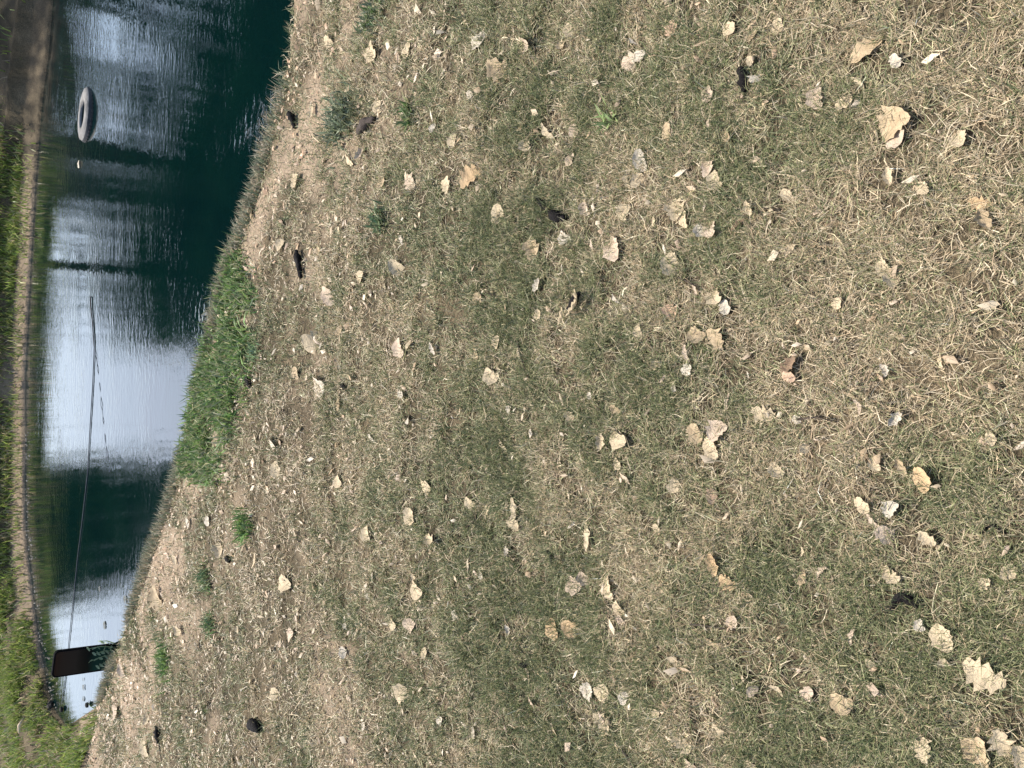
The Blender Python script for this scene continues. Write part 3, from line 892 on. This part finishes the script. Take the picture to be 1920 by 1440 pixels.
O, Lb, S, C_, St = "oval", "lobed", "scrap", "curled", "strip"
big = [
 (1627, 98, 66, -35, O, "tan", "large oval tan leaf with a dark shadow along one edge, beside a round white scrap"),
 (1682, 118, 26, 60, S, "white", "round whitish leaf scrap right beside the large oval tan leaf"),
 (1685, 238, 64, -40, S, "tan", "broad crumpled tan leaf half hidden by green blades"),
 (1537, 187, 42, 80, S, "pink", "pinkish cream angular leaf between green and dry grass"),
 (1587, 194, 36, -30, S, "cream", "cream leaf scrap just beside the pinkish angular leaf"),
 (1800, 263, 40, 60, O, "cream", "cream leaf alone near the dry edge of the lawn close to the viewer"),
 (1462, 53, 30, 90, S, "cream", "cream scrap in the deep green patch beyond the large oval tan leaf"),
 (1415, 72, 28, -50, C_, "tan", "small curled tan leaf in the deep green patch"),
 (1347, 340, 36, 70, S, "cream", "cream crumpled leaf in green grass, with a pink scrap behind it"),
 (1843, 380, 44, 10, Lb, "orange", "orange tan lobed leaf in dry straw"),
 (1850, 414, 46, 60, C_, "tan", "curled tan leaf touching the orange tan lobed leaf"),
 (1290, 413, 34, 80, S, "cream", "cream leaf beside a small white dot and a dark gap"),
 (1340, 430, 40, 70, S, "pink", "pale pink crumpled leaf beside the small white dot"),
 (1393, 423, 46, -45, St, "brown", "narrow brown leaf lying slantwise among dry blades"),
 (1268, 397, 42, 60, S, "cream", "cream ragged leaf above the pale pair"),
 (1347, 557, 38, 45, S, "cream", "cream rounded leaf with a second scrap touching its end"),
 (1363, 577, 30, 80, S, "white", "white scrap touching the cream rounded leaf"),
 (1345, 637, 50, 60, Lb, "tan", "broad tan lobed leaf beside a dark hollow in the turf"),
 (1312, 627, 34, 30, S, "tan", "smaller tan leaf next to the broad tan lobed leaf"),
 (1437, 773, 48, 15, Lb, "cream", "cream leaf with toothed edge and dark notches"),
 (1352, 810, 44, -50, S, "pink", "upper pale leaf of the three leaf cluster"),
 (1307, 813, 42, 70, S, "tan", "tan leaf of the three leaf cluster"),
 (1338, 840, 48, 60, O, "cream", "cream leaf with a black shadow in the three leaf cluster"),
 (1165, 820, 46, 35, O, "cream", "cream leaf with a dark twig crossing its end"),
 (1732, 898, 56, 70, O, "orange", "smooth orange oval leaf with a strong black shadow"),
 (1695, 873, 38, 60, C_, "tan", "dull tan curled leaf joined to the smooth orange oval leaf"),
 (1338, 930, 34, 75, O, "salmon", "small salmon oval leaf standing out in dry grass"),
 (1620, 947, 38, 50, S, "cream", "cream leaf at the start of a broken trail of scraps"),
 (1677, 955, 34, -60, S, "white", "whitish leaf beside the broken trail of scraps"),
 (1643, 975, 40, 45, St, "pink", "pinkish strip in the broken trail of scraps"),
 (1663, 1002, 40, 45, S, "pink", "pinkish leaf at the end of the broken trail of scraps"),
 (1343, 1057, 48, 75, C_, "orange", "ragged orange leaf with dark holes"),
 (1370, 1088, 40, 35, Lb, "orange", "lower orange leaf touching the ragged one with holes"),
 (1770, 1193, 56, 55, O, "cream", "large cream leaf below the black curved pod"),
 (1730, 1170, 24, 60, S, "white", "small white scrap between the black curved pod and the large cream leaf"),
 (1850, 1257, 74, 30, Lb, "cream", "long cream leaf crossed by two dark stripes"),
 (1730, 1397, 54, 70, Lb, "cream", "pale star shaped leaf close to the viewer"),
 (1843, 1410, 62, 70, S, "tan", "large tan crumpled leaf nearest the picture's corner"),
 (1887, 1388, 52, 60, Lb, "cream", "cream leaf against the large tan crumpled one"),
 (1915, 1415, 40, 80, S, "cream", "cream leaf cut off by the picture's corner"),
 (1583, 1312, 48, 20, S, "tan", "broad washed out tan leaf in green and dry grass"),
 (1643, 1292, 38, 30, St, "pink", "slim pinkish leaf pointing at the broad washed out tan leaf"),
 (1357, 1377, 54, 65, St, "cream", "slender cream leaf lying alone in flattened grass"),
 (1280, 1388, 58, 50, Lb, "cream", "wide pale leaf beyond the slender cream one"),
 (1300, 1433, 34, 40, S, "pink", "pale leaf half cut off at the picture's edge below the wide pale leaf"),
 (1147, 1100, 52, 70, Lb, "cream", "pale lobed leaf with a round leaf below it"),
 (1167, 1138, 32, 60, S, "cream", "round cream leaf below the pale lobed leaf"),
 (1170, 1160, 22, 60, S, "pink", "smallest leaf in the row under the pale lobed leaf"),
 (1082, 1092, 34, 20, S, "pink", "pale leaf to the far side of the pale lobed leaf"),
 (1043, 1177, 46, 75, O, "orange", "first orange leaf of the pair split by a dark gap"),
 (1078, 1174, 42, 30, O, "orange", "second orange leaf of the pair split by a dark gap"),
 (1103, 1005, 62, 88, St, "cream", "thin straw coloured leaf with pointed ends, standing across green grass"),
 (965, 957, 56, 85, St, "cream", "slim upright cream leaf in the middle of the lawn"),
 (1133, 1353, 50, 60, Lb, "cream", "pale ragged leaf near the dark slanting twig"),
 (943, 403, 44, 80, O, "cream", "cream pointed leaf in the dry turf near the two black lumps"),
 (890, 337, 52, -50, Lb, "orange", "orange crumpled leaf patch in the dry grass"),
 (943, 132, 44, 30, C_, "tan", "curled tan leaf beyond the orange crumpled one"),
 (902, 78, 36, -40, S, "white", "white crumpled leaf with a tiny scrap at its side"),
 (1203, 105, 28, -20, O, "white", "greyish white oval leaf above a pink scrap"),
 (1183, 123, 26, 20, S, "pink", "pink white scrap beside the greyish white oval leaf"),
 (1262, 57, 28, 70, S, "salmon", "salmon leaf in green grass at the picture's top edge"),
 (1208, 302, 46, 80, O, "white", "long whitish leaf standing over a fork of cream strips"),
 (1183, 338, 38, 85, St, "cream", "cream strip under the long whitish leaf"),
 (1203, 345, 30, -30, S, "cream", "cream scrap joining the strips under the long whitish leaf"),
 (1153, 467, 52, 65, O, "pink", "pale pinkish leaf, large, near the two black lumps"),
 (1260, 587, 30, 50, S, "salmon", "salmon square leaf beside the split husk"),
 (1267, 495, 42, 60, S, "cream", "cream leaf by a thin dark curved twig"),
 (773, 347, 40, 70, Lb, "pink", "pale pink forked leaf in the dry strip behind the green tuft"),
 (603, 720, 34, 30, S, "white", "bright white crumpled leaf near the lush green bank"),
 (623, 552, 32, 40, S, "pink", "pinkish leaf beside the bare path in the dry turf"),
 (413, 1032, 28, 70, S, "cream", "cream leaf beyond the bright green tuft"),
 (300, 1120, 50, 75, Lb, "tan", "large tan leaf litter piece at the near water edge"),
 (250, 1142, 16, -50, S, "white", "white scrap perched on the lip over the water"),
 (277, 1403, 30, 80, S, "cream", "cream leaf beside the black lump with a stalk"),
 (1682, 784, 36, -50, C_, "white", "white torn leaf at the end of a dark crack"),
 (1660, 695, 30, 60, C_, "white", "whitish ring shaped curled leaf in straw"),
 (1483, 707, 28, 20, S, "salmon", "pinkish brown scrap under a greyish curled leaf"),
 (1483, 683, 42, -40, C_, "brown", "greyish brown curled leaf in dry straw"),
 (1103, 393, 26, 70, S, "pink", "pink scrap just beyond the two black lumps"),
 (1663, 503, 34, 50, S, "cream", "upper of two cream scraps in the driest turf"),
 (1673, 528, 32, 50, S, "cream", "lower of two cream scraps in the driest turf"),
]
for b in big: leaf(*b)
small = {
 "cream": [(1073, 60), (1058, 90), (767, 97), (703, 97), (712, 203), (857, 263), (1033, 247), (993, 273), (840, 353), (890, 408), (1177, 400), (1230, 417), (1013, 590), (1232, 683), (1203, 620),
           (773, 648), (937, 642), (980, 660), (927, 703), (1072, 782), (1132, 827), (948, 832), (1162, 870), (1267, 910), (887, 940), (1127, 937), (803, 913), (918, 953), (772, 967), (967, 985), (1237, 988),
           (812, 1013), (778, 1083), (787, 1103), (742, 1165), (800, 1223), (760, 1300), (1132, 1295), (1237, 1338), (1162, 1395), (1270, 1240), (1613, 160), (1410, 118), (1427, 307), (1672, 333), (1733, 355), (1480, 368),
           (1410, 393), (1487, 470), (1645, 870), (1512, 840), (1462, 880), (1573, 570), (1770, 680), (1860, 823), (1507, 1032), (1670, 1067), (1678, 1077), (1850, 1093), (1893, 1070), (1743, 1007), (1777, 1240),
           (1637, 1240), (1460, 1293), (1413, 1433), (593, 1100), (537, 1093), (563, 1270), (277, 1345), (660, 300), (655, 180), (680, 520), (590, 640), (520, 880), (480, 1050), (450, 1180), (520, 1300), (640, 900),
           (620, 80), (590, 210), (560, 340), (530, 460), (1372, 60), (750, 500), (693, 1000), (340, 1180), (330, 1050)],
 "white": [(887, 182), (817, 242), (755, 450), (1063, 445), (1013, 535), (818, 653), (960, 768), (758, 740), (1110, 742), (770, 787), (700, 823), (1077, 982), (953, 1032), (910, 1077), (647, 1223), (653, 1173), (1105, 1288), (1177, 1307),
           (687, 1360), (893, 1370), (832, 1352), (1193, 80), (1320, 433), (1407, 703), (1292, 693), (1270, 728), (513, 830), (355, 980), (392, 977), (240, 1152), (1498, 787), (955, 1180), (373, 1208), (360, 802), (500, 283), (1160, 560)],
 "pink": [(987, 83), (1128, 183), (1080, 247), (1073, 300), (755, 652), (1253, 710), (1102, 1083), (775, 1173), (992, 1260), (998, 1313), (1335, 233), (1330, 180), (1330, 320), (1307, 545), (1293, 662), (1370, 753), (1610, 763), (1545, 1072),
          (1377, 1163), (1603, 1192), (1417, 1293), (1517, 1297), (233, 1257), (220, 1330), (550, 1193), (1680, 263), (680, 290)],
 "tan": [(1368, 258), (1160, 767), (725, 927), (1510, 1083), (897, 665), (1258, 248), (640, 620), (600, 470), (720, 340), (640, 760), (560, 700), (1000, 470), (900, 560), (470, 400), (1340, 1200)],
}
MARKS = [(1627, 98, "the large oval tan leaf"), (1682, 118, "the round whitish scrap"), (1685, 238, "the broad crumpled tan leaf"), (1537, 187, "the angular pinkish leaf"), (1462, 53, "the cream scrap near the top edge"),
 (1398, 152, "the dull black crumpled lump"), (1347, 340, "the crumpled cream leaf"), (1843, 385, "the orange tan lobed leaf"), (1393, 423, "the narrow brown leaf"), (1268, 397, "the ragged cream leaf"), (1347, 560, "the rounded cream leaf"),
 (1345, 637, "the broad tan lobed leaf"), (1437, 773, "the toothed cream leaf"), (1330, 820, "the three leaf cluster"), (1165, 820, "the leaf crossed by a twig"), (1732, 898, "the smooth orange oval leaf"), (1338, 930, "the salmon oval leaf"),
 (1645, 978, "the broken trail of scraps"), (1355, 1070, "the ragged orange leaf"), (1770, 1193, "the large cream leaf"), (1697, 1128, "the black curved pod"), (1850, 1257, "the two striped leaf"), (1730, 1397, "the star shaped leaf"),
 (1583, 1312, "the washed out tan leaf"), (1357, 1377, "the slender cream leaf"), (1280, 1388, "the wide pale leaf"), (1147, 1100, "the pale lobed leaf"), (1060, 1176, "the split orange pair"), (1103, 1005, "the pointed straw coloured leaf"),
 (965, 957, "the slim upright leaf"), (1133, 1353, "the pale ragged leaf"), (1190, 1420, "the thick dark twig"), (943, 403, "the pointed cream leaf"), (890, 337, "the crumpled orange leaf"), (943, 132, "the curled tan leaf"), (902, 78, "the white crumpled leaf"),
 (1203, 105, "the greyish white leaf"), (1262, 57, "the salmon leaf near the top edge"), (1200, 320, "the whitish leaf over cream strips"), (1153, 467, "the large pinkish leaf"), (1035, 395, "the two black lumps"), (1083, 572, "the split husk"), (773, 347, "the forked pink leaf"),
 (603, 720, "the bright white leaf"), (623, 552, "the pinkish leaf by the bare path"), (413, 1032, "the cream leaf beyond the bright tuft"), (460, 985, "the bright green tuft"), (770, 216, "the dark green tuft"), (713, 410, "the small green tuft"), (392, 1125, "the green tuft pair"),
 (312, 1238, "the loose green weed"), (700, 30, "the soft green clump"), (1146, 232, "the star shaped weed"), (640, 220, "the grey green clump"), (566, 495, "the long black lump"), (483, 1360, "the small black lump"), (1036, 1043, "the lump with ragged legs"),
 (986, 1246, "the tiny black lump mid lawn"), (983, 668, "the twig in the greenest turf"), (692, 236, "the brown lump"), (300, 1378, "the black lump with a stalk"), (300, 1120, "the tan leaf at the water edge"), (1668, 515, "the two scraps in driest turf"), (1660, 695, "the ring shaped curled leaf"),
 (1682, 784, "the white torn leaf"), (1483, 690, "the greyish brown curled leaf"), (400, 680, "the lush green bank"), (158, 1236, "the dark upright panel"), (1298, 530, "the thin curved twig"), (890, 978, "the short dark twig"), (553, 226, "the black shore lump")]
used_labels = set()
def relation(x, y, what):
    for mx, my, nm in sorted(MARKS, key=lambda m_: (m_[0] - x) ** 2 + (m_[1] - y) ** 2):
        dx, dy = x - mx, y - my
        dd = math.hypot(dx, dy)
        how = "just" if dd < 50 else ("a little" if dd < 110 else "well")
        ax, ay = abs(dx), abs(dy)
        if ax > 2.2 * ay: w_ = "right of" if dx > 0 else "left of"
        elif ay > 2.2 * ax: w_ = "below" if dy > 0 else "above"
        else: w_ = ("below and right of" if dx > 0 else "below and left of") if dy > 0 else ("above and right of" if dx > 0 else "above and left of")
        t = "%s %s %s %s" % (what, how, w_, nm)
        if t not in used_labels and len(t.split()) <= 16:
            used_labels.add(t)
            return t
SMALL_WHAT = {"cream": "small cream leaf bit", "white": "tiny whitish leaf scrap", "pink": "small pinkish leaf bit", "tan": "small dull tan leaf bit"}
for colour, pts in small.items():
    for (x, y) in pts:
        sz = random.uniform(20, 40) * (0.75 if colour == "white" else 1) * (0.85 if x < 700 else 1)
        o = leaf(x, y, sz, random.uniform(20, 140), random.choice((S, S, O, C_, St)), colour, relation(x, y, SMALL_WHAT[colour]), "leaf_scrap")
        o["group"] = "small %s leaf bits on the lawn" % colour

# ------------------------------------------------------------------ dark lumps, pods, twigs
def lump_mesh(seed, bend, n=9, sides=8, fat=.2):
    r_ = random.Random(seed)
    pts, rad = [], []
    for k in range(n):
        t = k / (n - 1)
        pts.append((t - .5, bend * (math.sin(math.pi * t) - .5), .02 * math.sin(5 * t + seed) + fat * .55))
        rad.append(max(.015, fat * math.sin(math.pi * (.06 + .88 * t)) ** .6 * r_.uniform(.55, 1.2)))
    vs, fs = tube_pts(pts, rad, sides)
    vs = [v + Vector((r_.uniform(-.035, .035), r_.uniform(-.035, .035), r_.uniform(-.03, .03))) for v in vs]
    return vs, fs
M_DARK = mat_simple("dark_pod", [(0.35, (0.004, 0.0035, 0.004)), (0.7, (0.018, 0.015, 0.014))], 5, 0.85, 0.12, bump=.8)
M_DKBROWN = mat_simple("dark_brown_pod", [(0.35, (0.03, 0.022, 0.018)), (0.7, (0.07, 0.052, 0.042))], 4, 0.8, 0.2, bump=.6)
def lump(x, y, size, ang, label, bend=.15, fat=.2, mat=M_DARK, name="dark_pod", cat="pod", grp="dark pods and lumps on the lawn"):
    c, rz, L, dist = place_px(x, y, size, ang)
    L = min(L, size / F_PX * dist * 1.5)
    vs, fs = lump_mesh(int(x + y), bend, fat=fat)
    o = link(name, mesh_py(name, vs, fs, mat))
    o.location = (c[0], c[1], c[2] + 0.008)
    o.rotation_euler = (0, 0, rz); o.scale = (L * .9, L * .85, L * .75)
    return tag(o, label, cat, grp)
lump(1398, 152, 52, 80, "dull black crumpled lump in the deep green patch", .12, .26)
lump(1020, 382, 32, 55, "farther of the two black lumps lying together in the turf", .05, .2)
lump(1050, 405, 40, 25, "nearer of the two black lumps lying together in the turf", -.1, .22)
lump(566, 495, 58, 80, "long black lump in the dry turf near the green bank", .05, .15)
lump(1697, 1128, 58, -5, "shiny black curved pod beyond the large cream leaf", .45, .2)
lump(1863, 992, 52, 0, "thin black arched pod in the shade of dry blades", .4, .1)
lump(300, 1375, 36, 80, "black lump with a stalk near the pond's narrow end", .1, .24)
lump(483, 1360, 30, 30, "small black lump in the dry turf beyond the narrow end", .1, .24)
lump(1036, 1043, 30, 70, "small dark lump with ragged legs in mid lawn", .3, .18)
lump(986, 1246, 20, 20, "tiny black lump beside a pinkish scrap", .1, .25)
lump(553, 226, 34, 70, "black lump at the shore beside the ripples", .1, .2)
lump(471, 717, 22, 60, "little black lump at the edge of the lush green bank", .1, .25)
lump(692, 236, 50, -40, "brown lump beside the grey green grass patch", .1, .16, M_DKBROWN)
lump(1676, 765, 40, 85, "dark slit added as a hole in the turf beside the white torn leaf", .1, .13)  # dark lump added where the turf has only a dark hole
lump(650, 726, 18, 50, "tiny black lump beside the bright white leaf", .1, .25)
lump(432, 1048, 14, 50, "tiny black lump near the cream leaf beyond the green tuft", .1, .28)
lump(1060, 445, 34, 85, "ragged dark brown lump on the near side of the two black lumps", .2, .16, M_DKBROWN)
# split husk with cream shells
c, rz, L, dist = place_px(1083, 572, 62, 125)
hk = empty("split_husk", (c[0], c[1], c[2] + .024), rz)
tag(hk, "split husk, black inside, with curved cream shells", "husk")
L = 62 / F_PX * dist * 1.1
vs, fs = lump_mesh(5, .1, fat=.17)
o = link("core", mesh_py("core", [Vector(v) * L * .62 for v in vs], fs, M_DARK), hk); o.location = (-.12 * L, 0, 0)
for (dx, dy, s, r_) in ((.36, .12, .5, .5), (-.36, .16, .46, .9), (-.06, .27, .55, .1)):
    sh = link("shell", leaf_data("curled", 1, "cream"), hk)
    sh.location = (dx * L, dy * L, .026); sh.scale = (L * s, L * s * .6, L * s); sh.rotation_euler = (.5, 0, r_)

M_TWIG = mat_simple("twig", [(0.3, (0.02, 0.016, 0.012)), (0.7, (0.06, 0.045, 0.035))], 20, 0.85, 0.2)
def twig(pxs, r_, label):
    pts = [at(x, y) for x, y in pxs]
    org = pts[0].copy()
    n_ = len(pts)
    P_ = [tuple(p - org + np.array([0, 0, .016])) for p in pts]
    vs, fs = tube_pts(P_, [r_ * (1 - .6 * k / (n_ - 1)) for k in range(n_)], 6)
    o = link("twig", mesh_py("twig", vs, fs, M_TWIG)); o.location = org
    return tag(o, label, "twig", "twigs on the lawn")
twig([(1174, 1402), (1184, 1418), (1200, 1442)], .006, "thick dark twig slanting out of the picture's edge")
twig([(900, 966), (893, 978), (880, 988)], .0045, "short dark twig beside the slim upright cream leaf")
twig([(977, 640), (983, 670), (992, 694)], .005, "dark twig in the greenest part of the lawn")
twig([(1280, 522), (1298, 530), (1316, 541)], .0035, "thin curved dark twig by a cream leaf")
twig([(1300, 1168), (1345, 1173), (1388, 1180)], .003, "thin straight twig in dry grass beside a pink scrap")
twig([(1160, 806), (1176, 818), (1196, 830)], .0035, "dark twig crossing the end of a cream leaf")
twig([(1500, 786), (1535, 782), (1575, 790)], .003, "thin dark twig leading towards the white torn leaf")
twig([(303, 1390), (304, 1410), (308, 1430)], .004, "dark stalk trailing from the black lump near the narrow end")

# ------------------------------------------------------------------ weeds
def weed(x, y, w_px, h_px, label, pal=LUSH, nl=70, hgt=.07):
    c = at(x, y)
    e0, e1 = at(x, y - h_px / 2), at(x, y + h_px / 2)
    rx = abs(e1[0] - e0[0]) / 2
    f0, f1 = at(x - w_px / 2, y), at(x + w_px / 2, y)
    ry = min(abs(f1[1] - f0[1]) / 2, rx * 1.2)
    Q = np.column_stack([c[0] + rng.normal(0, .42, nl) * rx, c[1] + rng.normal(0, .42, nl) * ry])
    nl = len(Q)
    V, T, C = blades(Q, rng.uniform(.5, 1.2, nl) * hgt, rng.uniform(.006, .013, nl), rng.uniform(.1, 1.0, nl), rng.uniform(0, 6.28, nl), rng.uniform(.1, .8, nl), pick(pal, nl, .25))
    V = V - c
    o = link("weed", mesh_np("weed", V, T, M_BLADE, C)); o.location = c
    return tag(o, label, "weed", "green weeds in the turf")
weed(460, 985, 34, 66, "bright green tuft alone in the dry turf by the pond", nl=150, hgt=.10)
weed(770, 216, 28, 66, "dark green tuft with a shadow, in the dry strip by the curled leaves", [(0.06, .115, .035), (.09, .15, .05), (.2, .2, .1)], nl=130)
weed(713, 410, 26, 60, "small green tuft between dry strips, near the pale pink forked leaf", [(0.09, .15, .07), (.13, .19, .09), (.22, .22, .12)], nl=110)
weed(388, 1085, 24, 56, "farther tuft of a green pair near the water", [(0.08, .145, .055), (.12, .18, .075), (.22, .22, .12)], nl=120, hgt=.08)
weed(396, 1168, 22, 54, "nearer tuft of a green pair near the water", [(0.075, .135, .05), (.11, .17, .07), (.22, .22, .12)], nl=120, hgt=.08)
weed(312, 1238, 50, 90, "loose green weed close to the dark upright panel", nl=220, hgt=.09)
weed(700, 30, 50, 80, "soft green clump at the picture's top edge", GREYGREEN + LUSH[:1], nl=170, hgt=.06)
weed(1146, 232, 44, 40, "pale star shaped weed in green turf", [(.26, .33, .14), (.2, .28, .1)], nl=30, hgt=.07)
weed(478, 655, 40, 60, "pale grey green weed at the rim of the lush bank", [(.25, .32, .18), (.2, .28, .13)], nl=140, hgt=.06)
weed(640, 220, 70, 110, "grey green clump of grass near the brown lump", GREYGREEN, nl=420, hgt=.08)

# water weed growing before the panel
def water_weed():
    c = on_plane(214, 1222, 0.0)
    t = empty("water_plant", (c[0], c[1], 0.0))
    tag(t, "pale green water plant growing in front of the dark upright panel", "plant")
    m = mat_simple("water_plant_green", [(0.3, (0.32, 0.40, 0.22)), (0.7, (0.52, 0.60, 0.40))], 6, .6, .3, translucent=.6)
    for k in range(5):
        s = [(-.10, .16), (-.03, .22), (.03, .19), (.09, .24), (.14, .15)][k]
        pts = [(s[0] * .5, -.05, -.03), (s[0] * .8 + .02, -.05, s[1] * .5), (s[0] + .01, -.06, s[1])]
        vs, fs = tube_pts(pts, [.006, .005, .002], 5)
        st = link("stem", mesh_py("stem", vs, fs, m), t)
        for j in range(5):
            u_ = (j + 1) / 5.2
            lf = link("leaf", leaf_data("oval", j % 4, "cream").copy(), st)
            lf.data.materials[0] = m
            lf.location = (s[0] * (.5 + .5 * u_) + .01, -.06, s[1] * u_)
            lf.scale = (.05, .032, .04)
            lf.rotation_euler = (.6, -.5, random.uniform(0, 6.28))
    return t
water_weed()

# floating bits on the narrow end
fl = [(188, 1104, 12), (203, 1147, 10), (197, 1172, 18), (157, 1274, 8), (158, 1289, 13), (157, 1310, 12), (168, 1316, 8), (193, 1265, 10), (236, 1124, 18), (228, 1098, 12)]
FLOAT_LABELS = ["dark leaf bit afloat farthest out, between mirrored bush and panel", "thin dark leaf bit afloat, second after the mirrored bush", "longest dark leaf bit afloat just short of the panel's plant", "small dark bit afloat touching the panel's lower edge",
 "dark bit afloat a little below the panel", "wider dark bit afloat midway from panel to the pond's tip", "small dark bit afloat nearest the stones at the pond's tip", "dark bit afloat between the panel and the near bank",
 "dark leaf bit afloat hard against the near bank lip", "dark leaf bit afloat beside the bank, nearest the mirrored bush"]
for i, (x, y, s) in enumerate(fl):
    c = on_plane(x, y, 0)
    dist = np.linalg.norm(c - CAM)
    L = s / F_PX * dist * .7
    o = link("floating_leaf", leaf_data(random.choice((O, S, St)), i % 4, "sodden"))
    o.location = (c[0], c[1], .006); o.scale = (L, L, L * .3); o.rotation_euler = (0, 0, random.uniform(-.5, .5))
    tag(o, FLOAT_LABELS[i], "leaf", "leaf bits floating at the narrow end")
c = on_plane(150, 308, 0); dist = np.linalg.norm(c - CAM)
o = link("floating_leaf", leaf_data(S, 2, "white")); L = 12 / F_PX * dist
o.location = (c[0], c[1], .012); o.scale = (L, L, L * .8)
tag(o, "small white leaf floating in dark water beside the old tyre", "leaf")
# dark stones at the tip
M_STONE = mat_simple("dark_stone", [(0.3, (0.02, 0.018, 0.016)), (0.7, (0.06, 0.052, 0.045))], 12, .9, .2, bump=.7)
def stone(x, y, s, label, mat=M_STONE):
    c = on_plane(x, y, .02); L = s / F_PX * np.linalg.norm(c - CAM)
    bm = bmesh.new(); bmesh.ops.create_icosphere(bm, subdivisions=2, radius=.5)
    for v in bm.verts: v.co *= random.uniform(.82, 1.12)
    m_ = bpy.data.meshes.new("stone"); bm.to_mesh(m_); bm.free(); m_.materials.append(mat)
    o = link("stone", m_); o.location = (c[0], c[1], max(.02, float(ground_z(c[None, :2])[0]))); o.scale = (L, L * .9, L * .65)
    return tag(o, label, "stone", "dark stones at the pond's tip")
stone(88, 1334, 20, "largest dark stone at the far side of the pond's tip")
stone(95, 1323, 14, "smaller dark stone touching the largest one at the tip")
stone(115, 1330, 9, "dark stone where the rope meets the tip of the pond")
stone(128, 1368, 14, "dark stone on the tip itself, between grass blades")
stone(163, 1322, 9, "dark stone on the near side of the pond's tip")
stone(42, 1066, 11, "dark pebble on the pale far waterline, left of its twin")
stone(42, 1092, 11, "dark pebble on the pale far waterline, nearer the narrow end")
# pale stick on the green bank
M_PSTICK = mat_simple("pale_wood", [(0.3, (0.42, 0.30, 0.2)), (0.7, (0.6, 0.46, 0.33))], 12, .8, .2)
a, b = at(58, 1342), at(48, 1370)
vs, fs = tube_pts([(0, 0, .07), tuple((b - a) * .5 + np.array([0, 0, .09])), tuple(b - a + np.array([0, 0, .06]))], [.012, .024, .02], 7)
o = link("stick", mesh_py("stick", vs, fs, M_PSTICK)); o.location = a
tag(o, "pale broken stick in the bright grass at the narrow end", "stick")
print("blades", len(BP), "tris", sum(len(m.loop_triangles) if m.loop_triangles else len(m.polygons) for m in bpy.data.meshes))
